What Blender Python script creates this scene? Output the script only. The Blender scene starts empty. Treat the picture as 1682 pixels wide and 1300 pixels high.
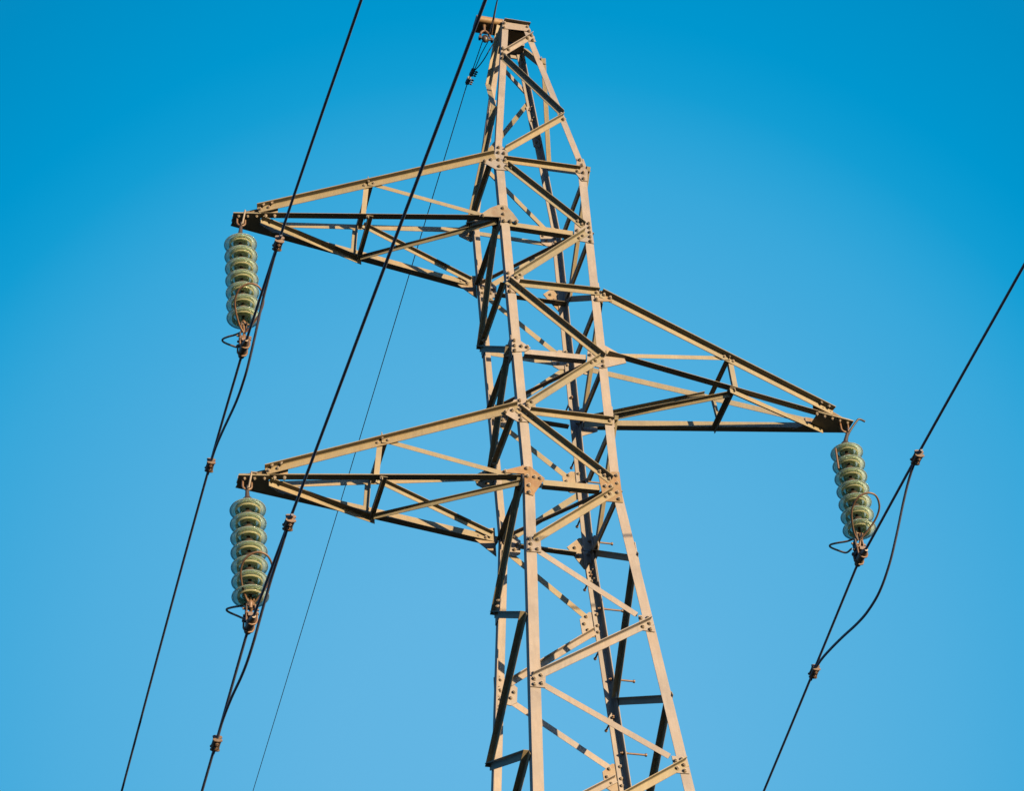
import bpy, math, random
from mathutils import Vector, Matrix
random.seed(7)
sc = bpy.context.scene
col = sc.collection
R = math.radians
V = Vector

# ------------------------------------------------------------------ camera
CAM_POS = V((-4.17893, -12.31507, 1.6))
AZ, EL, ROLL = R(17.54928), R(41.99348), R(-4.79461)
fw = V((math.sin(AZ)*math.cos(EL), math.cos(AZ)*math.cos(EL), math.sin(EL)))
rt0 = V((math.cos(AZ), -math.sin(AZ), 0)); up0 = rt0.cross(fw)
rt = rt0*math.cos(ROLL) + up0*math.sin(ROLL)
up = up0*math.cos(ROLL) - rt0*math.sin(ROLL)
cd = bpy.data.cameras.new('camera'); cam = bpy.data.objects.new('camera', cd); col.objects.link(cam)
m = Matrix((rt, up, -fw)).transposed().to_4x4(); m.translation = CAM_POS
cam.matrix_world = m
cd.sensor_fit = 'HORIZONTAL'; cd.sensor_width = 36; cd.lens = 79.1936
cd.clip_start = 0.1; cd.clip_end = 6000
sc.camera = cam

# ------------------------------------------------------------------ sky and sun (low evening sun behind the camera, to the right)
SUN = V((0.49, -1.0, 0.095)).normalized()
elev = math.asin(SUN.z); azim = math.atan2(SUN.x, SUN.y)
world = bpy.data.worlds.new('World'); sc.world = world; world.use_nodes = True
nt = world.node_tree; nt.nodes.clear()
wo = nt.nodes.new('ShaderNodeOutputWorld'); bg = nt.nodes.new('ShaderNodeBackground')
sky = nt.nodes.new('ShaderNodeTexSky'); sky.sky_type = 'NISHITA'; sky.sun_disc = False
sky.sun_elevation = elev; sky.sun_rotation = azim
sky.air_density = 1.0; sky.dust_density = 0.3; sky.ozone_density = 2.0
# the sky's own colour, deep overhead and paler towards the horizon opposite the sun, over the Nishita sky
tcw = nt.nodes.new('ShaderNodeTexCoord')
dp = nt.nodes.new('ShaderNodeVectorMath'); dp.operation = 'DOT_PRODUCT'
dp.inputs[1].default_value = (0.2406, 0.8053, 0.5419)
nt.links.new(tcw.outputs['Generated'], dp.inputs[0])
ac = nt.nodes.new('ShaderNodeMath'); ac.operation = 'ARCCOSINE'; nt.links.new(dp.outputs['Value'], ac.inputs[0])
dv = nt.nodes.new('ShaderNodeMath'); dv.operation = 'DIVIDE'; dv.inputs[1].default_value = R(60); nt.links.new(ac.outputs[0], dv.inputs[0])
cr = nt.nodes.new('ShaderNodeValToRGB'); cr.color_ramp.interpolation = 'LINEAR'
SKYC = [(0.0, (.126, .468, .772)), (4.5, (.118, .458, .762)), (8.5, (.095, .440, .745)), (11, (.078, .424, .735)), (12.9, (.060, .406, .722)), (14.9, (.040, .388, .706)), (16.2, (.022, .366, .686)), (17.4, (.006, .338, .658)), (19, (0, .306, .622)), (22, (0, .268, .560)), (30, (.01, .20, .44))]
el = cr.color_ramp.elements
while len(el) < len(SKYC): el.new(.5)
for i, (a, c) in enumerate(SKYC): el[i].position = a/60; el[i].color = (*c, 1)
nt.links.new(dv.outputs[0], cr.inputs[0])
scl = nt.nodes.new('ShaderNodeVectorMath'); scl.operation = 'SCALE'; scl.inputs['Scale'].default_value = 3.34
nt.links.new(cr.outputs[0], scl.inputs[0])
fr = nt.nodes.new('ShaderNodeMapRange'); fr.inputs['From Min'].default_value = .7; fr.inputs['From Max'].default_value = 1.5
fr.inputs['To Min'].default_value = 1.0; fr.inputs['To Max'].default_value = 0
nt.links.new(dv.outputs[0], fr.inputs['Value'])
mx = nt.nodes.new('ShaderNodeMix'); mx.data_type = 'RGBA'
nt.links.new(fr.outputs[0], mx.inputs[0]); sk2 = nt.nodes.new('ShaderNodeVectorMath'); sk2.operation = 'MULTIPLY'; sk2.inputs[1].default_value = (0.95, 1.5, 2.4)  # sky out of view brightened and tinted blue, added as fill on shaded steel
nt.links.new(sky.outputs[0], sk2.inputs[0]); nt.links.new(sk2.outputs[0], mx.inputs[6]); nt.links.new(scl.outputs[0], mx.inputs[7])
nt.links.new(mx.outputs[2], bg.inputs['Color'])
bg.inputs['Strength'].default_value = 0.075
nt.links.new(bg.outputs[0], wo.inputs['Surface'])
sl = bpy.data.lights.new('sun', 'SUN'); sl.energy = 4.95; sl.angle = R(0.5); sl.color = (1.0, 0.675, 0.38)
so = bpy.data.objects.new('sun', sl); col.objects.link(so); so.location = (0, -30, 40)
so.rotation_euler = SUN.to_track_quat('Z', 'Y').to_euler()
sc.view_settings.view_transform = 'Standard'; sc.view_settings.look = 'None'
sc.view_settings.exposure = 2.0; sc.view_settings.gamma = 1.0
# measured joints: face lattice lines, gusset outlines and bolts as (x, z) on the front face
PLATES= [('F1L1', 0, [(-0.375, 15.658), (-0.317, 15.656), (-0.278, 15.589), (-0.278, 15.466), (-0.245, 15.348), (-0.395, 15.338), (-0.495, 15.399), (-0.395, 15.513)], [(-0.354, 15.619), (-0.364, 15.545), (-0.314, 15.548), (-0.486, 15.414), (-0.432, 15.442), (-0.367, 15.454), (-0.366, 15.375), (-0.312, 15.455), (-0.301, 15.392), (-0.263, 15.366)]), ('F1L2', 1, [(-0.561, 14.765), (-0.471, 14.861), (-0.4, 14.912), (-0.335, 14.923), (-0.277, 14.839), (-0.234, 14.755), (-0.386, 14.719), (-0.383, 14.774), (-0.562, 14.749)], [(-0.364, 14.878), (-0.364, 14.809), (-0.538, 14.758), (-0.363, 14.732), (-0.311, 14.739), (-0.261, 14.739)]), ('F2L1', 0, [(0.33, 15.65), (0.386, 15.647), (0.405, 15.483), (0.39, 15.363), (0.342, 15.355), (0.295, 15.438)], [(0.348, 15.619), (0.357, 15.545), (0.308, 15.456), (0.361, 15.454), (0.358, 15.378)]), ('F2L2', 0, [(0.238, 14.833), (0.378, 14.881), (0.383, 14.621), (0.261, 14.627), (0.222, 14.694)], [(0.26, 14.843), (0.295, 14.812), (0.354, 14.842), (0.355, 14.794), (0.355, 14.74), (0.353, 14.688), (0.353, 14.638), (0.249, 14.739), (0.291, 14.682), (0.257, 14.648)]), ('F1L3', 0, [(-0.378, 14.171), (-0.319, 14.17), (-0.24, 14.139), (-0.233, 13.954), (-0.386, 13.93)], [(-0.364, 14.138), (-0.265, 14.136), (-0.298, 14.104), (-0.363, 14.089), (-0.36, 14.051), (-0.314, 14.009), (-0.273, 13.965), (-0.362, 13.993), (-0.363, 13.944)]), ('F2L3', 1, [(0.339, 14.063), (0.426, 14.069), (0.477, 13.988), (0.335, 13.964)], [(0.35, 14.051), (0.345, 13.982), (0.41, 14.039), (0.459, 14.016)]), ('F1L4', 0, [(-0.374, 13.44), (-0.338, 13.447), (-0.231, 13.364), (-0.28, 13.32), (-0.387, 13.298)], [(-0.361, 13.414), (-0.362, 13.36), (-0.362, 13.313), (-0.308, 13.364), (-0.262, 13.361)]), ('F2L4', 0, [(0.226, 13.421), (0.369, 13.495), (0.512, 13.405), (0.529, 13.338), (0.332, 13.248), (0.206, 13.265)], [(0.253, 13.459), (0.295, 13.424), (0.343, 13.379), (0.239, 13.365), (0.337, 13.315), (0.337, 13.268), (0.244, 13.281), (0.28, 13.307)]), ('F1L5', 0, [(-0.473, 12.648), (-0.401, 12.805), (-0.308, 12.838), (-0.235, 12.785), (-0.235, 12.609), (-0.387, 12.593)], [(-0.358, 12.8), (-0.265, 12.797), (-0.299, 12.763), (-0.354, 12.754), (-0.359, 12.704), (-0.31, 12.668), (-0.267, 12.631), (-0.36, 12.654), (-0.36, 12.612), (-0.474, 12.67), (-0.42, 12.694)]), ('F1L6', 2, [(-0.535, 12.096), (-0.379, 12.165), (-0.317, 12.169), (-0.214, 12.07), (-0.319, 11.884), (-0.379, 11.899), (-0.366, 12.093), (-0.537, 12.079)], [(-0.348, 12.142), (-0.348, 12.065), (-0.296, 12.065), (-0.252, 12.061), (-0.343, 11.976), (-0.349, 11.908), (-0.512, 12.087)]), ('F2L6', 2, [(0.2, 12.168), (0.314, 12.213), (0.365, 12.215), (0.36, 11.918), (0.215, 11.91), (0.208, 12.044)], [(0.209, 12.189), (0.243, 12.157), (0.278, 12.129), (0.239, 12.058), (0.283, 12.06), (0.336, 12.174), (0.335, 12.098), (0.326, 12.006), (0.33, 11.942), (0.233, 11.951), (0.268, 11.985)]), ('F1L7', 0, [(-0.397, 11.48), (-0.302, 11.477), (-0.308, 11.337), (-0.409, 11.329)], [(-0.385, 11.448), (-0.328, 11.448), (-0.381, 11.401), (-0.39, 11.347), (-0.336, 11.358)]), ('F2L8', 0, [(0.341, 10.841), (0.435, 10.858), (0.443, 10.704), (0.345, 10.708)], [(0.354, 10.814), (0.406, 10.821), (0.41, 10.77), (0.359, 10.735), (0.412, 10.72)]), ('F1L9', 0, [(-0.488, 10.244), (-0.381, 10.229), (-0.394, 10.117), (-0.498, 10.116)], [(-0.462, 10.229), (-0.416, 10.215), (-0.466, 10.182), (-0.469, 10.135), (-0.418, 10.149)]), ('F2L10', 0, [(0.419, 9.645), (0.516, 9.647), (0.522, 9.512), (0.426, 9.51)], [(0.439, 9.603), (0.484, 9.621), (0.49, 9.574), (0.441, 9.543), (0.491, 9.529)]), ('F2T3', 0, [(0.089, 17.522), (0.146, 17.579), (0.165, 17.432), (0.094, 17.434)], [(0.13, 17.514), (0.089, 17.458), (0.135, 17.446)])]
LOOSE= [(-0.112, 17.207), (-0.175, 17.13), (-0.166, 17.22), (-0.184, 17.056), (0.262, 16.278), (0.273, 16.209), (0.335, 12.703)]
BR= {'T3': ((-0.17, 17.166), (0.133, 17.543)), 'T21': ((-0.167, 17.083), (0.293, 16.303)), 'T1L1': ((0.272, 16.265), (-0.308, 15.614)), 'H1': ((-0.324, 15.473), (0.335, 15.488)), 'D12': ((-0.293, 15.409), (0.319, 14.813)), 'H2': ((-0.38, 14.703), (0.225, 14.699)), 'D23': ((0.307, 14.743), (-0.325, 14.118)), 'H3': ((-0.281, 14.052), (0.373, 14.078)), 'D34': ((-0.361, 14.057), (0.354, 13.362)), 'H4': ((-0.279, 13.309), (0.215, 13.332)), 'D45': ((0.307, 13.354), (-0.318, 12.773)), 'H5': ((-0.282, 12.718), (0.359, 12.721)), 'D56': ((-0.363, 12.722), (0.3, 12.132)), 'H6': ((-0.226, 12.017), (0.204, 12.031)), 'D67': ((0.284, 12.025), (-0.364, 11.459)), 'D78': ((-0.327, 11.355), (0.346, 10.844)), 'D89': ((0.419, 10.809), (-0.484, 10.207)), 'D910': ((-0.396, 10.145), (0.419, 9.638)), 'D1011': ((0.502, 9.617), (-0.57, 8.88))}
# ------------------------------------------------------------------ materials
def mat(name):
    mt = bpy.data.materials.new(name); mt.use_nodes = True
    n = mt.node_tree; b = n.nodes['Principled BSDF']
    return mt, n, b
def noise_coords(n):
    tc = n.nodes.new('ShaderNodeTexCoord'); oi = n.nodes.new('ShaderNodeObjectInfo')
    ml = n.nodes.new('ShaderNodeMath'); ml.operation = 'MULTIPLY'; ml.inputs[1].default_value = 37.0
    n.links.new(oi.outputs['Random'], ml.inputs[0])
    return tc.outputs['Object'], ml.outputs[0]
def noise(n, co, w, scale, detail=4, rough=.6, stretch=None):
    nz = n.nodes.new('ShaderNodeTexNoise'); nz.noise_dimensions = '4D'
    nz.inputs['Scale'].default_value = scale; nz.inputs['Detail'].default_value = detail; nz.inputs['Roughness'].default_value = rough
    if stretch:
        mp = n.nodes.new('ShaderNodeMapping'); mp.inputs['Scale'].default_value = stretch
        n.links.new(co, mp.inputs['Vector']); co = mp.outputs[0]
    n.links.new(co, nz.inputs['Vector']); n.links.new(w, nz.inputs['W'])
    return nz.outputs['Fac']
def ramp(n, fac, stops):
    r = n.nodes.new('ShaderNodeValToRGB'); e = r.color_ramp.elements
    while len(e) < len(stops): e.new(.5)
    for i, (p, c) in enumerate(stops):
        e[i].position = p; e[i].color = (*c, 1) if len(c) == 3 else c
    n.links.new(fac, r.inputs[0]); return r.outputs[0]
def mix(n, a, b, fac):
    x = n.nodes.new('ShaderNodeMix'); x.data_type = 'RGBA'
    for s, v in ((6, a), (7, b)):
        if isinstance(v, tuple): x.inputs[s].default_value = (*v, 1)
        else: n.links.new(v, x.inputs[s])
    if isinstance(fac, float): x.inputs[0].default_value = fac
    else: n.links.new(fac, x.inputs[0])
    return x.outputs[2]
def steel(name, base, dark, rust, rust_lo, rust_hi, rough=.62):
    mt, n, b = mat(name)
    co, w = noise_coords(n)
    c = ramp(n, noise(n, co, w, 9, 5, .65), [(.36, dark), (.62, base)])
    streak = ramp(n, noise(n, co, w, 14, 3, .6, (4, 4, .35)), [(.40, (0, 0, 0)), (.72, (1, 1, 1))])
    c = mix(n, c, tuple(v*.80 for v in base), streak)
    rf = ramp(n, noise(n, co, w, 16, 6, .7), [(rust_lo, (0, 0, 0)), (rust_hi, (1, 1, 1))])
    c = mix(n, c, rust, rf)
    sp = ramp(n, noise(n, co, w, 120, 2, .5), [(.66, (0, 0, 0)), (.80, (1, 1, 1))])
    c = mix(n, c, tuple(v*.7 for v in rust), sp)
    blot = ramp(n, noise(n, co, w, 2.6, 5, .6), [(.38, (.84, .85, .88)), (.5, (1, 1, 1)), (.66, (1.05, .97, .88))])
    oi = n.nodes.new('ShaderNodeObjectInfo')
    tone = ramp(n, oi.outputs['Random'], [(0, (.84, .86, .88)), (.35, (1.0, .98, .96)), (.7, (1.05, 1.0, .93)), (1, (.97, .90, .82))])
    for q in (blot, tone):
        mu = n.nodes.new('ShaderNodeMix'); mu.data_type = 'RGBA'; mu.blend_type = 'MULTIPLY'; mu.inputs[0].default_value = 1
        n.links.new(c, mu.inputs[6]); n.links.new(q, mu.inputs[7]); c = mu.outputs[2]
    n.links.new(c, b.inputs['Base Color'])
    b.inputs['Roughness'].default_value = rough; b.inputs['Specular IOR Level'].default_value = .35
    bp = n.nodes.new('ShaderNodeBump'); bp.inputs['Strength'].default_value = .12; bp.inputs['Distance'].default_value = .002
    n.links.new(noise(n, co, w, 60, 4, .6), bp.inputs['Height']); n.links.new(bp.outputs[0], b.inputs['Normal'])
    return mt
ST = steel('weathered_galvanised_steel', (0.1259, 0.1233, 0.1168), (0.1075, 0.1038, 0.0961), (0.0856, 0.0573, 0.0370), .66, .86)
STB = steel('old_golden_steel', (0.1124, 0.1076, 0.0736), (0.0960, 0.0906, 0.0606), (0.0764, 0.0500, 0.0233), .66, .86)
ST1 = steel('rust_tinted_steel', (0.1198, 0.1080, 0.0797), (0.1030, 0.0858, 0.0574), (0.0898, 0.0533, 0.0241), .50, .74)
ST2 = steel('rusty_steel', (0.1198, 0.0902, 0.0472), (0.1017, 0.0722, 0.0340), (0.0904, 0.0489, 0.0166), .42, .72)
BOLT = steel('dull_bolt_steel', (0.1369, 0.1272, 0.1061), (0.1094, 0.1003, 0.0814), (0.0959, 0.0618, 0.0354), .6, .85)
FIT = steel('rusty_fitting_steel', (0.0828, 0.0571, 0.0360), (0.0564, 0.0381, 0.0237), (0.0704, 0.0350, 0.0147), .45, .75, .5)
DARKFIT = steel('dark_clamp_metal', (0.0255, 0.0217, 0.0191), (0.0170, 0.0146, 0.0129), (0.0340, 0.0187, 0.0102), .55, .8, .5)
CLAMP = steel('aged_clamp_iron', (.082, .064, .048), (.05, .041, .034), (.11, .056, .026), .5, .78, .5)
def plain(name, c, rough=.6, metal=0):
    mt, n, b = mat(name); co, w = noise_coords(n)
    n.links.new(ramp(n, noise(n, co, w, 40, 3), [(.3, tuple(v*.75 for v in c)), (.7, tuple(v*1.2 for v in c))]), b.inputs['Base Color'])
    b.inputs['Roughness'].default_value = rough; b.inputs['Metallic'].default_value = metal
    return mt
WIRE = plain('oxidised_conductor', (.030, .039, .066), .55)
GWIRE = plain('dark_ground_wire', (.006, .008, .017), .8)
def glass_mat(name, tint, glass, solid, rough, k):
    mt, n, b = mat(name)
    out = n.nodes['Material Output']
    b.inputs['Base Color'].default_value = (*tint, 1); b.inputs['Roughness'].default_value = rough
    b.inputs['Transmission Weight'].default_value = 1; b.inputs['IOR'].default_value = 1.3
    tl = n.nodes.new('ShaderNodeBsdfTranslucent'); tl.inputs['Color'].default_value = (*solid, 1)
    df = n.nodes.new('ShaderNodeBsdfDiffuse'); df.inputs['Color'].default_value = (*[v*.6 for v in solid], 1)
    tp = n.nodes.new('ShaderNodeBsdfTransparent'); tp.inputs['Color'].default_value = (*tint, 1)
    def mixs(f, p, q):
        x = n.nodes.new('ShaderNodeMixShader'); x.inputs[0].default_value = f
        n.links.new(p, x.inputs[1]); n.links.new(q, x.inputs[2]); return x.outputs[0]
    a = mixs(.45, tl.outputs[0], df.outputs[0]); g = mixs(glass, tp.outputs[0], b.outputs[0])
    n.links.new(mixs(k, g, a), out.inputs['Surface'])
    return mt
GLASS = glass_mat('green_insulator_glass', (.80, .92, .86), .30, (.60, .66, .54), .08, .52)
RIM = glass_mat('thick_glass_edge', (.14, .36, .38), .75, (.66, .72, .62), .05, .34)
BELL = glass_mat('thick_olive_glass', (.62, .76, .60), .25, (.58, .60, .43), .06, .66)

def ground_mat():
    mt, n, b = mat('dry_grass_field'); tc = n.nodes.new('ShaderNodeTexCoord')
    def nz(s):
        k = n.nodes.new('ShaderNodeTexNoise'); k.inputs['Scale'].default_value = s; k.inputs['Detail'].default_value = 8
        n.links.new(tc.outputs['Object'], k.inputs['Vector']); return k.outputs['Fac']
    c = ramp(n, nz(.12), [(.35, (.016, .028, .024)), (.65, (.028, .036, .030))])
    c = mix(n, c, (.015, .022, .012), ramp(n, nz(4), [(.4, (0, 0, 0)), (.7, (1, 1, 1))]))
    n.links.new(c, b.inputs['Base Color']); b.inputs['Roughness'].default_value = .95
    return mt

# ------------------------------------------------------------------ mesh helpers
class MB:
    def __init__(s): s.v = []; s.f = []; s.sm = []
    def add(s, vs, fs, smooth=False):
        k = len(s.v); s.v += [V(q) for q in vs]
        for f in fs: s.f.append([i+k for i in f]); s.sm.append(smooth)
    def prism(s, ring, d):                      # ring of points extruded by d
        ring = [V(q) for q in ring]; d = V(d); n = len(ring)
        nr = V((0, 0, 0))
        for i in range(n): nr += ring[i].cross(ring[(i+1) % n])
        if nr.dot(d) > 0: ring = ring[::-1]
        s.add(ring + [q+d for q in ring], [list(range(n)), list(range(2*n-1, n-1, -1))] +
              [[(i+1) % n, i, n+i, n+(i+1) % n] for i in range(n)])
    def angle(s, p0, p1, da, db, wa=.05, wb=None, t=.006):      # rolled L section, heel on p0-p1
        p0, p1, da, db = V(p0), V(p1), V(da), V(db); wb = wb or wa
        ax = (p1-p0).normalized()
        da = (da-ax*da.dot(ax)).normalized(); db = db-ax*db.dot(ax); db = (db-da*db.dot(da)).normalized()
        r = t*.8
        pr = [V((0, 0, 0)), da*wa, da*wa+db*t*.6, da*(wa-r*.5)+db*t, da*(t+r)+db*t, da*t+db*(t+r), da*t+db*(wb-r*.5), da*t*.6+db*wb, db*wb]
        s.prism([p0+q for q in pr], p1-p0)
    def box(s, c, sx, sy, sz, rot=None):
        c = V(c); rot = rot or Matrix.Identity(3)
        ring = [c+rot @ V((a*sx/2, b*sy/2, -sz/2)) for a, b in ((-1, -1), (1, -1), (1, 1), (-1, 1))]
        s.prism(ring, rot @ V((0, 0, sz)))
    def tube(s, pts, r, n=8, cap=True, rs=None):
        pts = [V(q) for q in pts]; m_ = len(pts); prev = None; base = len(s.v); vs = []
        for i, p in enumerate(pts):
            t = (pts[min(i+1, m_-1)]-pts[max(i-1, 0)]).normalized()
            if prev is None:
                a = V((0, 0, 1)) if abs(t.z) < .9 else V((1, 0, 0)); u = t.cross(a).normalized()
            else: u = (prev-t*prev.dot(t)).normalized()
            prev = u; w = t.cross(u); rr = rs[i] if rs else r
            vs += [p+(u*math.cos(2*math.pi*k/n)+w*math.sin(2*math.pi*k/n))*rr for k in range(n)]
        fs = [[i*n+k, i*n+(k+1) % n, (i+1)*n+(k+1) % n, (i+1)*n+k] for i in range(m_-1) for k in range(n)]
        s.add(vs, fs, True)
        if cap:
            s.add(vs[:n], [list(range(n))[::-1]]); s.add(vs[-n:], [list(range(n))])
    def lathe(s, c, prof, n=32, closed=False, ax=None):      # prof: (r, z) pairs round axis through c
        c = V(c); q = (ax or V((0, 0, 1))).to_track_quat('Z', 'Y').to_matrix() if ax else Matrix.Identity(3)
        vs = [c+q @ V((r*math.cos(2*math.pi*k/n), r*math.sin(2*math.pi*k/n), z)) for r, z in prof for k in range(n)]
        L = len(prof); rng = range(L if closed else L-1)
        s.add(vs, [[i*n+k, i*n+(k+1) % n, ((i+1) % L)*n+(k+1) % n, ((i+1) % L)*n+k] for i in rng for k in range(n)], True)
    def bolt(s, p, nrm, r=.0135, h=.013):
        p, nrm = V(p), V(nrm).normalized(); q = nrm.to_track_quat('Z', 'Y').to_matrix(); a0 = random.random()
        def ring(rr, z, n, a=0): return [p+q @ V((rr*math.cos(2*math.pi*k/n+a), rr*math.sin(2*math.pi*k/n+a), z)) for k in range(n)]
        s.prism(ring(r*1.25, -.012, 10), nrm*.0145)
        s.prism(ring(r, .002, 6, a0), nrm*h)
        s.prism(ring(r*.5, .002+h, 8), nrm*.007)
WL = {}
def obj(name, mb, mt, parent=None):
    c = V((0, 0, 0))
    for q in mb.v: c += q
    c /= len(mb.v)
    me = bpy.data.meshes.new(name); me.from_pydata([q-c for q in mb.v], [], mb.f); me.update()
    me.polygons.foreach_set('use_smooth', mb.sm); me.materials.append(mt)
    o = bpy.data.objects.new(name, me); col.objects.link(o); WL[o.name] = c
    o.parent = parent; o.location = c-(WL[parent.name] if parent else V((0, 0, 0)))
    return o
def thing(name, loc, label, cat, group=None):
    o = bpy.data.objects.new(name, None); col.objects.link(o); o.location = loc; WL[o.name] = V(loc); o.empty_display_size = .3
    o['label'] = label; o['category'] = cat
    if group: o['group'] = group
    return o
def turn(o):                                    # copy of a part turned half round the tower's axis
    c = o.copy(); col.objects.link(c); c.parent = o.parent
    c.location = (-o.location.x, -o.location.y, o.location.z); c.rotation_euler = (0, 0, math.pi)
    w = WL[o.name]; WL[c.name] = V((-w.x, -w.y, w.z)); return c
def smooth_path(pts, n=6):                      # Catmull-Rom
    pts = [V(p) for p in pts]; P = [pts[0]*2-pts[1]]+pts+[pts[-1]*2-pts[-2]]; out = []
    for i in range(1, len(P)-2):
        a, b, c, d = P[i-1:i+3]
        for k in range(n):
            t = k/n
            out.append(.5*((2*b)+(c-a)*t+(2*a-5*b+4*c-d)*t*t+(3*b-a-3*c+d)*t**3))
    return out+[pts[-1]]

# ------------------------------------------------------------------ setting
g = MB(); g.add([(-2500, -2500, 0), (2500, -2500, 0), (2500, 2500, 0), (-2500, 2500, 0)], [[0, 1, 2, 3]])
go = obj('ground', g, ground_mat()); go['kind'] = 'structure'

# ------------------------------------------------------------------ tower
Z = dict(T0=17.667, T2=17.162, T1=16.309, L1=15.539, L2=14.8, L3=14.086, L4=13.384, L5=12.772, L6=12.084, L7=11.439, L8=10.8, L9=10.183, L10=9.615)
KN = [(17.667, .12), (15.539, .3885), (12.084, .363), (9.615, .529), (0.0, 1.175)]
RY = 1.0741
def half(z):
    if z > KN[0][0]: return KN[0][1]+(z-KN[0][0])*(KN[0][1]-KN[1][1])/(KN[0][0]-KN[1][0])
    for (z1, a1), (z0, a0) in zip(KN, KN[1:]):
        if z >= z0: return a0+(a1-a0)*(z-z0)/(z1-z0)
    return KN[-1][1]
def yf(z): return half(z)*RY
tower = thing('transmission_tower', (0, 0, 0), 'tall weathered steel lattice pylon with two arms on the left and one on the right', 'pylon')
sg = dict(F1=(-1, -1), F2=(1, -1), B1=(-1, 1), B2=(1, 1))
def nd(leg, lv, inx=0, iny=0, ox=0, oy=0):
    z = Z[lv] if isinstance(lv, str) else lv
    sx, sy = sg[leg]; return V((sx*(half(z)-inx+ox), sy*(yf(z)-iny+oy), z))
legs = {}
for L, (sx, sy) in sg.items():
    b = MB(); zs = [17.74 if sy < 0 else 17.60] + [k[0] for k in KN[1:]]
    for z1, z0, w_ in zip(zs, zs[1:], (.056, .068, .073, .073)):
        b.angle(nd(L, z1), nd(L, z0), (-sx, 0, 0), (0, -sy, 0), w_, t=.008)
    legs[L] = obj('leg', b, ST, tower)
# splice covers where the legs change slope or section
BOLTS = []                                      # (position, normal, parent, size)
for L, z, ln in (('B1', 16.75, .5), ('B2', 16.75, .46), ('B1', 10.75, .3), ('B2', 11.92, .3)):
    b = MB(); sx, sy = sg[L]
    b.angle(nd(L, z+ln/2, .0085, .0085), nd(L, z-ln/2, .0085, .0085), (-sx, 0, 0), (0, -sy, 0), .062, t=.006)
    o = obj('splice_angle', b, ST, legs[L])
    for k in range(4):
        BOLTS.append((nd(L, z-ln*.4+ln*.8*k/3, .042, .0145), (0, -sy, 0), o, .8))
        BOLTS.append((nd(L, z-ln*.36+ln*.8*k/3, .0145, .042), (-sx, 0, 0), o, .8))

# ---- face bracing; front face lattice, then turned half round for the rear one
def fp(q, o): return V((q[0], -(yf(q[1])+o), q[1]))
def face_brace(key, mode, name, w=.045, wb=None, t=.005):
    (x0, z0), (x1, z1) = BR[key]; b = MB()
    if mode == 'out':                           # outstanding leg outward along the upper edge
        b.angle(fp((x0, z0), .0088), fp((x1, z1), .0088), (0, 0, -1), (0, -1, 0), w, wb, t)
    elif mode == 'low':                         # outstanding leg inward along the lower edge
        b.angle(fp((x0, z0), -.0090), fp((x1, z1), -.0090), (0, 0, 1), (0, 1, 0), w, wb, t)
    else:                                       # flat leg outside, other leg inward along the upper edge
        b.angle(fp((x0, z0+w*.62), -.0005), fp((x1, z1+w*.62), -.0005), (0, 0, -1), (0, 1, 0), w, wb, t)
    o = obj(name, b, STB if key not in ('D78', 'D910', 'T3', 'D89', 'H4') else ST, tower); return o
DI, HO = 'diagonal_brace', 'horizontal_strut'
for key, mode, name, w in (('T3', 'out', DI, .042), ('T21', 'out', DI, .046), ('T1L1', 'out', DI, .046), ('H1', 'out', HO, .045), ('D12', 'out', DI, .048),
                           ('H2', 'low', HO, .05), ('D23', 'out', DI, .048), ('H3', 'out', HO, .045), ('D34', 'out', DI, .05), ('H4', 'low', HO, .05),
                           ('D45', 'out', DI, .048), ('H5', 'out', HO, .045), ('D56', 'out', DI, .05), ('H6', 'low', HO, .05), ('D67', 'out', DI, .05),
                           ('D78', 'in', DI, .045), ('D89', 'out', DI, .05), ('D910', 'in', DI, .045), ('D1011', 'out', DI, .05)):
    turn(face_brace(key, mode, name, w))
# ---- side faces (left one built, right one turned)
def side_brace(a, b_, la, lb, name, w=.05, wb=None, off=.0088, zo=0, over=(0, 0), inward=False):
    p, q = nd(a, la, 0, .03, off), nd(b_, lb, 0, .03, off); d = (q-p).normalized()
    p = p-d*over[0]+V((0, 0, zo)); q = q+d*over[1]+V((0, 0, zo)); b = MB()
    b.angle(p, q, (0, 0, -1), (1 if inward else -1, 0, 0), w, wb, t=.005); return obj(name, b, STB, tower)
zig = [('F1', 'T0'), ('B1', 'T2'), ('F1', 'T1'), ('B1', 'L1'), ('F1', 'L2'), ('B1', 'L3'), ('F1', 'L4'), ('B1', 'L5'), ('F1', 'L6'), ('B1', 'L7'), ('F1', 'L8'), ('B1', 'L9'), ('F1', 'L10'), ('B1', 9.05)]
for i, ((a, la), (b_, lb)) in enumerate(zip(zig, zig[1:])):
    ov = (0, .03) if a == 'F1' else (.03, 0)
    o = side_brace(a, b_, la, lb, DI, .05, .042, .0088, 0, ov)
    if i >= 8:                                  # lower down, the right face has its flanges turned in
        o2 = side_brace(a, b_, la, lb, DI, .05, .042, .0088, 0, ov, True); turn(o2); bpy.data.objects.remove(o2)
    else: turn(o)
for lv in ('L1', 'L2', 'L3', 'L4', 'L5', 'L6'):
    turn(side_brace('F1', 'B1', lv, lv, HO, .045, .040, -.014 if lv in ('L2', 'L4', 'L6') else .002, -.01))
b = MB(); zt = 17.57; b.angle((-half(zt), yf(zt)+.001, zt+.02), (half(zt), yf(zt)+.001, zt+.02), (0, 0, -1), (0, 1, 0), .042, t=.005); obj(HO, b, ST, tower)
for lv in ('L2', 'L4', 'L6'):
    b = MB(); p, q = nd('B1', lv, .03, .03), nd('F2', lv, .03, .03)
    b.angle(p+V((0, 0, -.004)), q+V((0, 0, -.004)), (-1, -1, 0), (0, 0, 1), .038, t=.005); obj('plan_brace', b, ST, tower)
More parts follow.
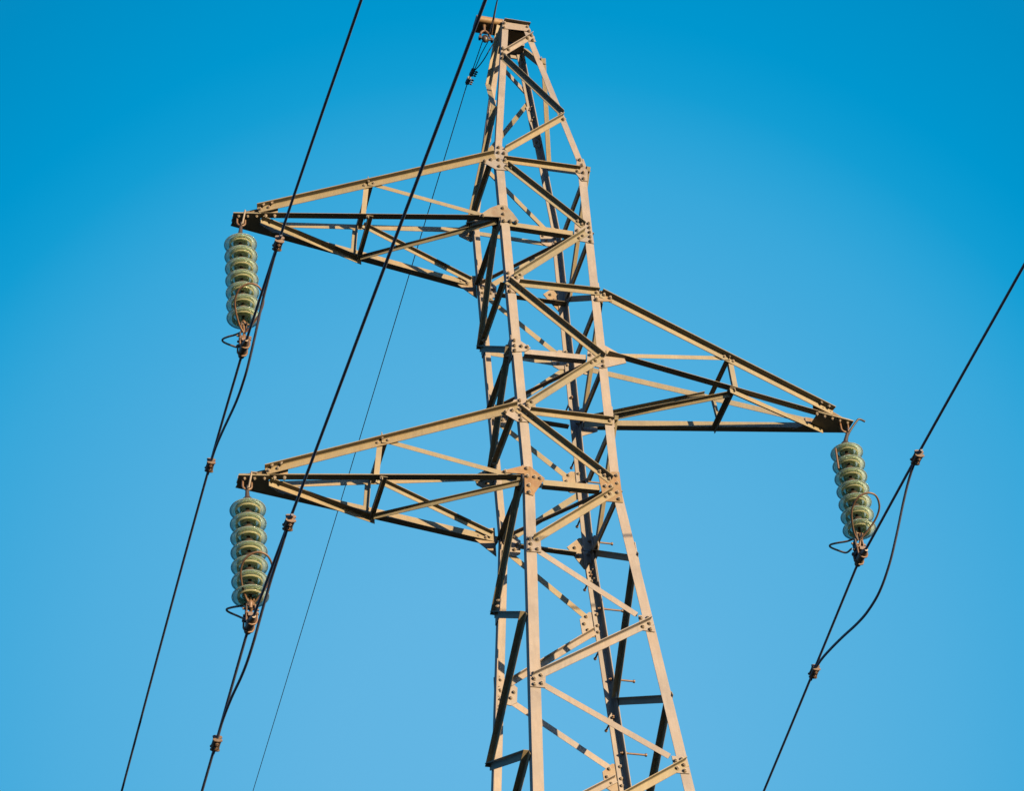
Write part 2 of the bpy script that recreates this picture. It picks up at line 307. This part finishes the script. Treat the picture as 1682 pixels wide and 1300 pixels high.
# lower panels down to the ground, below the frame
zz = [8.88, 7.4, 5.5, 3.2, .3]
for i in range(len(zz)-1):
    z1, z0 = zz[i], zz[i+1]; s_ = 1 if i % 2 == 0 else -1
    b = MB(); b.angle(V((-s_*half(z1)*.97, -(yf(z1)+.009), z1)), V((s_*half(z0)*.97, -(yf(z0)+.009), z0)), (0, 0, -1), (0, -1, 0), .06, t=.006); turn(obj(DI, b, ST, tower))
    b = MB(); b.angle(V((-(half(z1)+.009), -s_*yf(z1)*.97, z1)), V((-(half(z0)+.009), s_*yf(z0)*.97, z0)), (0, 0, -1), (-1, 0, 0), .06, t=.006); turn(obj(DI, b, ST, tower))

# ---- gusset plates
MT = [ST, ST1, ST2]
for nm, r, poly, bolts in PLATES:
    b = MB(); b.prism([fp(q, .0008) for q in poly], (0, -.0072, 0))
    o = obj('gusset_plate', b, MT[r], tower)
    for q in bolts: BOLTS.append((fp(q, .0150), (0, -1, 0), o, 1))
for q in LOOSE: BOLTS.append((fp(q, .0150), (0, -1, 0), legs['F1' if q[0] < 0 else 'F2'], 1))
def rear_plate(pts, mt, bolts, arm=None):
    b = MB(); b.prism([V((x, yf(z)+.0008, z)) for x, z in pts], (0, .0072, 0)); o = obj('gusset_plate', b, mt, tower)
    for x, z in bolts: BOLTS.append((V((x, yf(z)-.003-(.006 if abs(x) > half(z)-.08 else 0), z)), (0, -1, 0), o, .95))
for L, lvs in (('B2', ('L1', 'L3', 'L5', 'L7', 'L9')), ('B1', ('L4', 'L8', 'L10', 'L2', 'L6'))):
    s_ = sg[L][0]
    for lv in lvs:
        z = Z[lv]; a = half(z)
        pts = [(s_*(a-.002), z+.10), (s_*(a-.10), z+.10), (s_*(a-.175), z+.03), (s_*(a-.165), z-.09), (s_*(a-.12), z-.12), (s_*(a-.002), z-.10)]
        rear_plate(pts, ST1 if lv in ('L9', 'L5') else ST, [(s_*(a-.125), z+.055), (s_*(a-.12), z-.06), (s_*(a-.145), z-.01), (s_*(a-.045), z+.075), (s_*(a-.045), z-.02), (s_*(a-.045), z-.075)])
for lv, d in (('L2', 0), ('L6', -2.716)):
    rear_plate([(-.536, 14.884+d), (-.409, 14.923+d), (-.384, 14.93+d), (-.384, 14.664+d), (-.547, 14.80+d)], ST1, [(-.516, 14.874+d), (-.521, 14.822+d), (-.463, 14.816+d)])
for lv in ('L1', 'L5'):
    z = Z[lv]; rear_plate([(-.36, z+.06), (-.52, z-.06), (-.50, z-.15), (-.40, z-.20), (-.36, z-.16)], ST1, [(-.49, z-.09), (-.43, z-.12)])
z = Z['L3']; rear_plate([(.36, z+.03), (.47, z-.02), (.52, z-.09), (.50, z-.14), (.36, z-.12)], ST, [(.47, z-.06)])
z = Z['L4']; rear_plate([(.36, z+.12), (.53, z+.03), (.53, z-.05), (.36, z-.14)], ST, [(.45, z+.05), (.50, z+.01)])
for s_, lvs in ((1, ('L2', 'L6')), ):           # broad plates behind the rear right leg
    for lv in lvs:
        z = Z[lv]; a = half(z)
        rear_plate([(a-.004, z+.14), (a-.09, z+.12), (a-.19, z+.02), (a-.07, z-.16), (a-.004, z-.19)], ST1, [(a-.13, z+.02), (a-.11, z-.05)])
def side_plate(L, lv, mt=ST):
    s_ = sg[L][1]; z = Z[lv]; b = MB(); a = lambda q: half(q)+.0008; y = lambda q: yf(q)
    pts = [(y(z)-.002, z+.10), (y(z)-.09, z+.09), (y(z)-.16, z+.03), (y(z)-.15, z-.06), (y(z)-.10, z-.11), (y(z)-.002, z-.11)]
    b.prism([V((-a(q), s_*yy, q)) for yy, q in pts], (-.0070, 0, 0)); o = obj('gusset_plate', b, mt, tower)
    for yy, q in pts[1:5]:
        BOLTS.append((V((-half(q)-.016, s_*(yy+.02 if yy > .2 else yy), q*.5+z*.5)), (-1, 0, 0), o, .9))
    return o
for L, lv in (('F1', 'L2'), ('F1', 'L4'), ('F1', 'L6'), ('B1', 'L1'), ('B1', 'L3'), ('B1', 'L5'), ('B1', 'L7')): turn(side_plate(L, lv))

# ---- peak: front plate, ridge channel with its rounded outrigger
b = MB(); b.prism([fp(q, .0008) for q in [(-.100, 17.695), (.120, 17.700), (.137, 17.60), (-.118, 17.578)]], (0, -.0065, 0)); pk = obj('peak_plate', b, ST, tower)
for q in [(-.105, 17.667), (-.116, 17.59), (.108, 17.665), (.118, 17.60)]: BOLTS.append((fp(q, .009), (0, -1, 0), pk, 1.05))
b = MB(); b.prism([(-.105, -.112, 17.712), (.136, -.112, 17.712), (.140, -.160, 17.712), (-.105, -.160, 17.712)], (0, 0, .004)); obj('peak_flange', b, ST1, tower)
b = MB(); prof = []
y0, y1, zb, zt, rr = -.098, .06, 17.722, 17.797, .034
for k in range(7):
    a = R(270-90*k/6); prof.append((y0+rr+rr*math.cos(a), zb+rr+rr*math.sin(a)))
for k in range(7):
    a = R(180-90*k/6); prof.append((y0+rr+rr*math.cos(a), zt-rr+rr*math.sin(a)))
prof += [(y1, zt), (y1, zb)]
x0, x1 = -.345, -.075
n_ = len(prof); ring = [V((x0, y, z)) for y, z in prof]; ring2 = [V((x1, y, z)) for y, z in prof]
b.add(ring+ring2, [[i, (i+1) % n_, n_+(i+1) % n_, n_+i] for i in range(n_)], False); b.add(ring, [list(range(n_))[::-1]]); b.add(ring2, [list(range(n_))])
for i in range(13): b.sm[i] = True
obj('outrigger_beam', b, ST2, tower)
b = MB(); b.box((0, -.046, 17.650), .226, .125, .075)
obj('peak_channel', b, ST2, tower)
b = MB(); b.box((.005, .100, 17.645), .24, .125, .06); obj('peak_channel', b, ST, tower)

# ---- cross-arms: two to the left, one (turned half round) to the right
def arm(xt, xm, zl, zu, name='crossarm', right=False, rust=ST):
    S = -1 if right else 1
    P = lambda x, y, z: V((S*x, S*y, z))        # right arm: same design turned half round
    D = lambda x, y, z: (S*x, S*y, z)
    fr = 1 if not right else 1
    a_l, a_u = half(zl), half(zu); yl, yu = yf(zl), yf(zu)
    sf = -1 if right else 1
    tipy = .055; tl = .31 if right else .205
    def lo(x, s):                               # half breadth of the bottom chords at x; the near one runs just inside the leg face
        q = (x-xt)/(-a_l-xt)
        return s*(-.018+(yl-(0 if right else .052)+.018)*q) if s == -sf else s*(tipy+(yl-tipy)*q)
    def uy(x, s): return s*(.075+(yu-.075)*(x-(xt+.17))/(-a_u-(xt+.17)))
    def uz(x): return zl+.052+(zu-zl-.052)*(x-(xt+.17))/(-a_u-(xt+.17))
    b = MB()
    for s in (-1, 1):
        b.angle(P(-a_l-(.02 if s < 0 else 0), lo(-a_l, s)+(s*.009 if s == sf or right else -s*.006), zl), P(xt, lo(xt, s), zl), D(0, s, 0), (0, 0, 1), .058, .055, .006)
        b.angle(P(-a_u-.012, uy(-a_u, s)+s*.009, zu-.02), P(xt+.17, uy(xt+.17, s), uz(xt+.17)), D(0, s, 0), (0, 0, -1), .053, .058, .006)
    am = obj(name, b, STB, tower)
    def sub(nm, bb, mt=STB): return obj(nm, bb, mt, am)
    for s in (-1, 1):
        b = MB(); b.angle(P(xm+.012, uy(xm, s)*1.02, uz(xm)-.02), P(xm-.012, lo(xm, s)*1.02, zl+.004), D(-1, 0, 0), D(0, -s, 0), .040, .034, .005); sub('post', b)
        b = MB(); b.angle(P(xm+.06, uy(xm+.06, s)+s*-.006, uz(xm+.06)-.022), P(-a_l-.05, lo(-a_l-.05, s)*.985, zl+.055), (0, 0, -1), D(0, -s, 0), .040, .036, .004); sub('arm_diagonal', b)
    b = MB(); b.angle(P(xm, uy(xm, -1)-.02, uz(xm)-.05), P(xm, uy(xm, 1)+.02, uz(xm)-.05), D(1, 0, 0), (0, 0, 1), .042, t=.005); sub('cross_strut', b)
    b = MB(); b.angle(P(xm, -abs(lo(xm, -1))-.05, zl-.007), P(xm, abs(lo(xm, 1))+.06, zl-.007), D(1, 0, 0), (0, 0, -1), .042, .030, .005); sub('cross_strut', b)
    # bottom plane lacing
    p, q = P(xm+.03, lo(xm, 1), zl-.024), P(-a_l-.02, -yl+.045, zl-.024)
    b = MB(); b.angle(p, q, (0, -1, 0), (0, 0, -1), .024 if not right else .036, .036, .005); sub('arm_lacing', b)
    p, q = P(xm-.05, lo(xm, 1)+.02, zl-.014), P(xt+.21, lo(xt+.21, -1), zl-.014)
    dv = (p-q).normalized(); p = p+dv*.10
    b = MB(); b.angle(p, q, D(0, -1, 0), (0, 0, -1), .045, .045, .005); sub('arm_lacing', b)
    # tip plates
    b = MB(); b.prism([P(xt-.012, -sf*.042, zl-.0015), P(xt+tl, -sf*(.042+tl*.17), zl-.0015), P(xt+tl+.01, sf*.04, zl-.0015), P(xt+tl+.14, sf*(.075+tl*.22), zl-.0015), P(xt-.005, sf*.098, zl-.0015)], (0, 0, -.008)); tp = sub('tip_plate', b)
    b = MB()
    for s in (-1, 1): b.prism([P(xt-.012, lo(xt, s)+s*.0075, zl+.002), P(xt+.34, lo(xt+.34, s)+s*.0075, zl+.002), P(xt+.34, uy(xt+.34, s)-s*.009, uz(xt+.34)-.012), P(xt+.175, uy(xt+.175, s)-s*.009, uz(xt+.175)-.004), P(xt-.008, lo(xt, s)+s*.0075, zl+.030)], D(0, -s*.006, 0))
    sub('tip_gusset', b, ST1)
    for k in range(5):
        BOLTS.append((P(xt+.035+k*.07, lo(xt+.035+k*.07, -sf)-sf*.030, zl-.010), (0, 0, -1), tp, .95))
    for k in range(2):
        x = xt+.215+k*.065
        BOLTS.append((P(x, uy(x, -sf)-sf*.030, uz(x)-.007), (0, 0, -1), am, 1)); BOLTS.append((P(x-.02, uy(x-.02, -1 if not right else 1)-.008*1, uz(x-.02)-.034), (0, -1, 0), am, .9))
    for dx, dz in ((-.03, .02), (.045, .02)):
        x = xm+dx; s = -1 if not right else 1
        BOLTS.append((P(x, uy(x, s), uz(x)-.035)+V((0, -.008, 0)), (0, -1, 0), am, .9))
    x = xm; BOLTS.append((P(x, uy(x, -sf)-sf*.028, uz(x)-.007), (0, 0, -1), am, 1)); BOLTS.append((P(x, lo(x, -sf)-sf*.03, zl-.012), (0, 0, -1), am, 1))
    # pin standing up on the top chord, U bolt under the tip
    b = MB(); b.tube([P(xm, uy(xm, -1)-.03, uz(xm)), P(xm, uy(xm, -1)-.03, uz(xm)+.045)], .007, 8, True, [.008, .002]); sub('pin', b)
    xu = xt+.058
    b = MB(); b.tube([P(xu, 0, zl-.004)+V((-.032, 0, .0)), P(xu, 0, zl-.068)+V((-.032, 0, 0))]+[P(xu, 0, zl-.068)+V((-.032*math.cos(R(a)), 0, -.032*math.sin(R(a)))) for a in range(15, 166, 15)]+[P(xu, 0, zl-.068)+V((.032, 0, 0)), P(xu, 0, zl-.004)+V((.032, 0, 0))], .0085, 8); sub('u_bolt', b, FIT)
    return am
armU = arm(-2.473, -1.43, Z['L2'], Z['L1'])
armD = arm(-2.379, -1.38, Z['L6'], Z['L5'])
armR = arm(-2.540, -1.475, Z['L4'], Z['L3'], right=True)

# ---- step bolts up the rear right leg
for k in range(14):
    z = 9.75+.3*k+.27*(k//20); b = MB()
    p = nd('B2', z, .035, .035)
    d = V((1, 0, 0)) if k % 2 == 0 else V((0, 1, 0))
    p = nd('B2', z, .0 if k % 2 == 0 else .04, .04 if k % 2 == 0 else .0)
    b.tube([p-d*.035, p+d*.150], .0072, 8); b.tube([p+d*.150, p+d*.163], .0125, 6); b.tube([p+d*.004, p+d*.016], .0125, 6); b.tube([p-d*.024, p-d*.010], .0125, 6)
    obj('step_bolt', b, FIT, legs['B2'])

# ---- bolts: the hundred nearest one by one, the rest as one part
BOLTS.sort(key=lambda q: (V(q[0])-CAM_POS).length + (0 if V(q[1]).dot(V(q[0])-CAM_POS) < 0 else 100) + (0 if q[1][1] < 0 or q[1][2] < 0 else 3))
for p, nr, par, s in BOLTS[:100]:
    b = MB(); b.bolt(p, nr, .0120*s, .011*s); obj('bolt', b, BOLT, par)
b = MB()
for p, nr, par, s in BOLTS[100:]: b.bolt(p, nr, .0120*s, .011*s)
o = obj('bolt', b, BOLT, tower); o['kind'] = 'stuff'

# ------------------------------------------------------------------ insulator strings
def shell_mesh():
    b = MB()
    prof = [(.030, .044), (.048, .043), (.066, .040), (.082, .033), (.097, .022), (.110, .010), (.1205, .000), (.1215, -.005), (.1185, -.007), (.112, -.002),
            (.103, .009), (.092, .019), (.076, .027), (.058, .031), (.030, .032)]
    b.lathe((0, 0, 0), prof, 48, True); return b
def string(key, rim0, rim6, S, arm_pt, label):
    root = thing('insulator_string', arm_pt, label, 'insulator', 'glass insulator strings hanging from the arm tips')
    rim0, rim6, S, arm_pt = V(rim0), V(rim6), V(S), V(arm_pt)
    ax = (rim0-rim6).normalized(); step = (rim0-rim6)/6
    q = ax.to_track_quat('Z', 'Y').to_matrix()
    sh = shell_mesh(); glass0 = cap0 = None
    for k in range(7):
        c = rim0-step*k
        if k == 0:
            b = MB(); b.v = [c+q @ p for p in sh.v]; b.f = sh.f; b.sm = sh.sm
            gl = obj('insulator_disc', b, GLASS, root)
            b = MB(); b.lathe(c, [(.1245+.0052*math.cos(R(a_)), -.004+.0058*math.sin(R(a_))) for a_ in range(0, 360, 30)], 56, True, ax); rm = obj('rim_bead', b, RIM, gl)
            b = MB(); b.lathe(c, [(.088, .018), (.0905, -.012), (.0875, -.023), (.083, -.022), (.078, -.006), (.074, .020)], 48, True, ax); b.lathe(c, [(.057, .026), (.056, -.004), (.053, -.012), (.049, -.011), (.046, .000), (.044, .026)], 40, True, ax); b.lathe(c, [(.045, .030), (.040, .012), (.030, .006), (.016, .010), (.001, .012)], 32, False, ax); bl = obj('inner_bell', b, BELL, gl)
            b = MB(); b.lathe(c, [(.001, .112), (.022, .111), (.033, .102), (.038, .085), (.043, .062), (.049, .046), (.047, .041), (.020, .041)], 20, False, ax)
            b.lathe(c, [(.015, .016), (.012, .008), (.010, .000), (.010, -.03)], 14, False, ax)
            cp = obj('metal_cap', b, DARKFIT, gl); glass0, cap0, rim_0, bell0 = gl, cp, rm, bl
        else:
            gl = glass0.copy(); col.objects.link(gl); gl.location = glass0.location-step*k
            gl.rotation_euler = (0, 0, 0)
            cp = cap0.copy(); col.objects.link(cp); cp.parent = gl; rm = rim_0.copy(); col.objects.link(rm); rm.parent = gl; bl = bell0.copy(); col.objects.link(bl); bl.parent = gl
    # top link: eye through the U bolt, ball eye into the first cap
    b = MB(); top = arm_pt+V((0, 0, -.088)); c0 = rim0+ax*.112
    b.tube([top+V((0, .020*math.cos(R(a)), .020*math.sin(R(a)))) for a in range(0, 361, 30)], .008, 8, False)
    b.tube([top+V((0, 0, -.018)), c0-ax*.006], .012, 10, True, [.013, .019]); obj('ball_eye_link', b, DARKFIT, root)
    if key != 'R':
        b = MB(); p = arm_pt+V((.018, -.055, -.012)); b.tube([p+V((.004, .0, .038)), p+V((0, 0, .0)), p+V((-.010, .035, -.085))], .0075, 8)
        if key == 'D': b.tube([p+V((.002, 0, .032)), p+V((.040, -.015, .020))], .008, 8)
        obj('locking_rod', b, BOLT, root)
    else:
        b = MB(); p = arm_pt; b.tube(smooth_path([p+V((.0, .02, -.13)), p+V((.03, -.01, -.075)), p+V((.075, -.04, -.012)), p+V((.095, -.05, .010)), p+V((.115, -.05, .012)), p+V((.150, -.05, -.006))], 4), .0085, 8); obj('locking_rod', b, DARKFIT, root)
        b = MB(); p = rim0+V((-.118, -.055, -.02)); b.tube([p, p+V((-.01, 0, -.21))], .008, 8); obj('hanging_rod', b, FIT, root)
    # bottom: socket, clevis, clamp
    pb = rim6-ax*.058
    cl = S+V((0, 0, .016))
    b = MB(); b.lathe(pb+ax*.0, [(.002, .020), (.014, .018), (.020, .004), (.018, -.014), (.013, -.028), (.012, -.05)], 14, False, ax)
    b.tube([pb-ax*.04+V((.0, 0, 0)), (pb-ax*.04)*.5+(cl+V((0, 0, .085)))*.5+V((.004, 0, 0)), cl+V((0, 0, .075))], .012, 8)
    for s in (1,):
        b.box((cl+V((s*.030, 0, .075))), .008, .055, .115); b.box(pb*.45+cl*.55+V((s*.020, -.004, .09)), .007, .035, .075)
    b.tube([cl+V((-.055, 0, .105)), cl+V((.058, 0, .105))], .0085, 8); b.tube([cl+V((-.050, 0, .045)), cl+V((.050, 0, .045))], .010, 6)
    b.tube([pb*.45+cl*.55+V((-.035, -.004, .12)), pb*.45+cl*.55+V((.04, -.004, .12))], .008, 8)
    obj('socket_clevis', b, FIT, root)
    b = MB(); s = -1; b.box(cl+V((s*.030, 0, .070)), .010, .060, .120); b.box(pb*.45+cl*.55+V((s*.020, -.004, .085)), .008, .040, .08); obj('clevis_strap', b, DARKFIT, root)
    b = MB()                                    # boat-shaped suspension clamp, drooping ends
    kx = {'U': -.05, 'R': .02, 'D': -.06}[key]
    ys = [-.115, -.09, -.055, 0, .035, .065, .085, .095]
    b.tube([S+V((kx*y, y, -.004-abs(y)**2*1.2)) for y in ys], .03, 12, True, [.014, .020, .027, .031, .030, .027, .024, .016])
    b.box(S+V((0, -.0, .036)), .050, .13, .03)
    cm = obj('suspension_clamp', b, CLAMP, root)
    for yy in (-.045, .045):
        b = MB(); c = S+V((kx*yy, yy, 0)); b.tube([c+V((-.036, 0, .07)), c+V((-.036, 0, -.01)), c+V((-.024, 0, -.034)), c+V((0, 0, -.042)), c+V((.024, 0, -.034)), c+V((.036, 0, -.01)), c+V((.036, 0, .07))], .0072, 8)
        for s in (-1, 1): b.tube([c+V((s*.036, 0, .045)), c+V((s*.036, 0, .060))], .0135, 6)
        obj('clamp_u_bolt', b, FIT, cm)
    # teardrop arcing horns, one to each side along the line
    hb = cl+V((0, 0, .115))
    def horn(pts):
        b = MB(); b.tube(smooth_path(pts, 5), .0078, 8); obj('arcing_horn', b, FIT, root)
    horn([hb+V(p) for p in HORN_NEAR]); horn([hb+V(p)+V((0, 0, .075)) for p in HORN_FAR])
    return root
HORN_NEAR = [(-.005, -.02, .01), (-.045, -.06, .05), (-.085, -.14, .10), (-.105, -.22, .15), (-.085, -.30, .19), (-.02, -.345, .215), (.055, -.335, .205), (.105, -.26, .165), (.100, -.17, .115), (.055, -.08, .06), (.012, -.02, .02)]
HORN_FAR = [(-.012, .03, -.01), (-.055, .07, -.01), (-.105, .13, .015), (-.135, .19, .04), (-.12, .225, .045), (-.06, .22, .015), (-.02, .18, -.03), (-.015, .09, -.06)]
G_S = 'glass insulator strings hanging from the arm tips'
string('U', (-2.415, 0, 14.486), (-2.376, .012, 13.702), (-2.371, 0, 13.369), (-2.415, 0, Z['L2']), 'string of seven green glass discs hanging from the upper left arm')
string('R', (2.452, 0, 13.058), (2.417, -.008, 12.272), (2.385, 0, 12.005), (2.497, 0, Z['L4']), 'string of seven green glass discs under the single right-hand arm')
string('D', (-2.313, 0, 11.799), (-2.287, -.03, 11.015), (-2.280, 0, 10.805), (-2.321, 0, Z['L6']), 'string of seven green glass discs hanging from the lower left arm')

# ------------------------------------------------------------------ conductors, their hanging loops and clamps
WIRES = {
 'U': (-.05, (-2.371, 0, 13.369), [(-1.175, 13.332), (-2.433, 13.252), (-3.551, 13.158)], [(1.234, 13.243), (3.036, 12.956), (5.021, 12.584)],
       [(-1.176, 13.319), (-.979, 13.300), (-.659, 13.225), (-.441, 13.119), (-.239, 13.038), (-.073, 13.004), (.23, 13.027), (.738, 13.170), (1.024, 13.235), (1.21, 13.236)]),
 'R': (.02, (2.385, 0, 12.005), [(-1.195, 11.999), (-2.19, 11.993), (-3.183, 11.983)], [(1.203, 11.794), (1.869, 11.677), (2.598, 11.554)],
       [(-1.178, 11.99), (-1.018, 11.945), (-.847, 11.855), (-.638, 11.719), (-.427, 11.605), (-.184, 11.536), (.066, 11.541), (.288, 11.585), (.58, 11.67), (.821, 11.733), (1.017, 11.775), (1.177, 11.787)]),
 'D': (-.06, (-2.280, 0, 10.805), [(-1.12, 10.814), (-3.472, 10.865), (-5.396, 10.894)], [(1.05, 10.529), (1.504, 10.41)],
       [(-1.103, 10.802), (-.92, 10.765), (-.647, 10.725), (-.458, 10.674), (-.301, 10.628), (-.143, 10.576), (.054, 10.54), (.259, 10.54), (.566, 10.575), (.839, 10.574), (1.01, 10.528)])}
WN = {'U': ('upper left', 'far left'), 'R': ('right', 'far right'), 'D': ('lower left', 'crossing in front of both left arms')}
LAB = {
 'U': ('dark conductor cable crossing the tip of the upper left arm', 'slack cable loop under the upper left insulator string', ('cable clamp just in front of the upper left arm tip', 'cable clamp above and left of the lower left arm tip')),
 'R': ('dark conductor cable beneath the single right-hand arm', 'slack cable loop, the widest one, under the right insulator string', ('cable clamp right of the right insulator string, where its loop begins', 'cable clamp at the lower right, where the widest loop ends')),
 'D': ('dark conductor cable passing in front of both left arms', 'slack cable loop under the lower left insulator string', ('cable clamp just right of the lower left insulator string', 'lowest cable clamp, near the bottom left, where the lower left loop ends'))}
WR = .0102
def clamp(p, tangent, label):
    t = tangent.normalized(); sd = t.cross(V((0, 0, 1))).normalized(); n_ = sd.cross(t)
    rot = Matrix((sd, t, n_)).transposed()
    root = thing('cable_clamp', p, label, 'clamp', 'clamps joining the loops to the conductors')
    for s in (1, -1):                           # two grooved jaws bolted together round both cables, flared at the ends
        b = MB(); c = p+n_*(s*.0165-.006)
        prof = [(-.050, .037, .017), (-.044, .038, .019), (-.036, .031, .015), (-.012, .029, .013), (.012, .029, .013), (.036, .031, .015), (.044, .038, .019), (.050, .037, .017)]
        rings = []
        for y, wx, hz in prof:
            rings.append([c+rot @ V((wx*math.cos(R(q))*(1 if abs(math.cos(R(q))) < .5 else .98), y, hz*math.sin(R(q)))) for q in (20, 50, 90, 130, 160, 200, 230, 270, 310, 340)])
        k = len(rings[0]); vs = [v for r_ in rings for v in r_]
        b.add(vs, [[i*k+j, i*k+(j+1) % k, (i+1)*k+(j+1) % k, (i+1)*k+j] for i in range(len(rings)-1) for j in range(k)] + [list(range(k))[::-1], list(range((len(rings)-1)*k, len(rings)*k))])
        obj('clamp_jaw', b, CLAMP, root)
    for e in (-1, 1):
        b = MB(); c = p+t*e*.020-n_*.006
        b.tube([c-n_*.050, c+n_*.046], .007, 8); b.tube([c-n_*.044, c-n_*.031], .014, 6); b.tube([c+n_*.030, c+n_*.041], .014, 6); obj('bolt', b, FIT, root)
for key, (k, S, near, far, loop) in WIRES.items():
    S = V(S); P = lambda y, z: V((S.x+k*y, y, z))
    dn = (near[-1][1]-near[0][1])/(near[-1][0]-near[0][0]); df_ = (far[-1][1]-far[0][1])/(far[-1][0]-far[0][0])
    pts = [P(near[-1][0]-d, near[-1][1]-dn*d+.0004*d*d) for d in (45, 30, 20, 12, 6, 3)] + [P(*q) for q in near[::-1]] + [P(-.12, S.z-.012), S, P(.14, S.z-.022)] + [P(*q) for q in far]
    pts += [P(far[-1][0]+d, far[-1][1]+df_*d+.0009*d*d) for d in (1.5, 4, 8, 14, 22, 34, 48)]
    b = MB(); b.tube(smooth_path(pts, 5), WR, 8); o = obj('conductor', b, WIRE)
    o['label'] = LAB[key][0]; o['category'] = 'power cable'; o['group'] = 'conductors hung from the insulator strings'
    lp = [P(*q) for q in loop]
    nx = (lp[0]-lp[1]).normalized(); fx = (lp[-1]-lp[-2]).normalized()
    b = MB(); b.tube(smooth_path([P(near[0][0]-.09, near[0][1]-.016)]+lp+[P(far[0][0]+.09, far[0][1]-.016+df_*.09)], 6), WR, 8); o = obj('jumper_loop', b, WIRE)
    o['label'] = LAB[key][1]; o['category'] = 'cable loop'; o['group'] = 'slack loops under the insulator strings'
    clamp(P(*near[0])+V((0, 0, -.006)), P(*near[0])-P(*near[1]), LAB[key][2][0])
    clamp(P(*far[0])+V((0, 0, -.006)), P(*far[1])-P(*far[0]), LAB[key][2][1])

# ------------------------------------------------------------------ ground wire at the peak
gx = -.262
GP = lambda y, z: V((gx, y, z))
b = MB(); b.tube(smooth_path([GP(.615, 17.70), GP(2.336, 17.682), GP(5.304, 17.635), GP(8.107, 17.590), GP(12.57, 17.53), GP(20, 17.45), GP(36, 17.42), GP(56, 17.7)], 5), .0045, 6)
o = obj('ground_wire', b, GWIRE); o['label'] = 'thin ground wire running down from below the peak to the lower left'; o['category'] = 'wire'
b = MB(); b.tube(smooth_path([V((-.236, -.04, 17.565)), V((-.232, -.20, 17.605)), V((-.240, -.45, 17.64)), V((-.26, -1.2, 17.60)), V((-.28, -3, 17.5)), V((-.3, -8, 17.2)), V((-.3, -20, 16.8))], 5), .0055, 6)
o = obj('ground_wire', b, GWIRE); o['label'] = 'thin ground wire leaving the peak at the top edge'; o['category'] = 'wire'
ft = thing('wire_fitting', (gx, -.02, 17.740), 'rusty shackle with thin wire slings under the outrigger beam at the peak', 'wire fitting')
b = MB(); b.tube([(gx-.004, -.03, 17.740), (gx-.002, -.03, 17.645)], .013, 8, True, [.016, .011])
b.lathe((gx-.003, -.03, 17.737), [(.001, -.022), (.020, -.02), (.022, 0), (.018, .004)], 12)
b.tube(smooth_path([(gx-.002, -.03, 17.655), (gx-.032, -.03, 17.625), (gx-.044, -.03, 17.575), (gx-.036, -.03, 17.535)], 4), .0105, 8); b.tube(smooth_path([(gx, -.03, 17.655), (gx+.028, -.03, 17.625), (gx+.046, -.03, 17.575), (gx+.05, -.03, 17.535)], 4), .0105, 8)
obj('shackle', b, FIT, ft)
b = MB(); b.tube([(gx-.06, -.03, 17.540), (gx+.07, -.03, 17.530)], .010, 8); b.box((gx-.052, -.03, 17.540), .02, .034, .034); b.box((gx+.060, -.03, 17.530), .02, .034, .034)
b.lathe((gx-.002, -.03, 17.545), [(.001, .03), (.026, .022), (.034, 0), (.028, -.03), (.012, -.05), (.001, -.055)], 10); obj('thimble', b, DARKFIT, ft)
for x in (-.022, .030):
    b = MB(); b.tube([(gx+x, -.03, 17.525), (gx+x*.5, .2, 17.59), (gx+x*.3, .44, 17.632)], .0042, 6); obj('sling_wire', b, GWIRE, ft)
for y, z in ((.455, 17.643), (.600, 17.697)):
    b = MB(); c = GP(y, z); t = V((0, .145, .054)).normalized(); n2 = V((0, -.054, .145)).normalized(); rot = Matrix((V((1, 0, 0)), t, n2)).transposed()
    b.box(c, .03, .095, .036, rot)
    for k in (-.036, 0, .036):
        b.tube([c+t*k+V((-.02, 0, 0)), c+t*k+V((.046, .0, 0))-n2*.014], .0065, 6); b.tube([c+t*k+V((.026, 0, 0))-n2*.009, c+t*k+V((.036, 0, 0))-n2*.011], .012, 6)
    obj('wire_clip', b, DARKFIT, ft)
b = MB(); b.tube([GP(.44, 17.64), GP(.62, 17.70)], .0045, 6); obj('sling_wire', b, GWIRE, ft)
b = MB(); b.tube(smooth_path([GP(.445, 17.636), V((-.235, .37, 17.615)), V((-.195, .28, 17.635)), V((-.155, .19, 17.69)), V((-.125, .13, 17.73))], 5), .0055, 6)
o = obj('bonding_wire', b, GWIRE); o['label'] = 'curved bonding wire between the wire clips and the top of the tower'; o['category'] = 'wire'
b = MB(); b.tube([V((-.222, -.10, 17.52)), V((-.226, -.25, 17.62)), V((-.236, -.44, 17.67)), V((-.24, -.60, 17.70))], .0045, 6)
o = obj('bare_wire', b, FIT); o['label'] = 'short bare sunlit wire end beside the shackle at the peak'; o['category'] = 'wire'
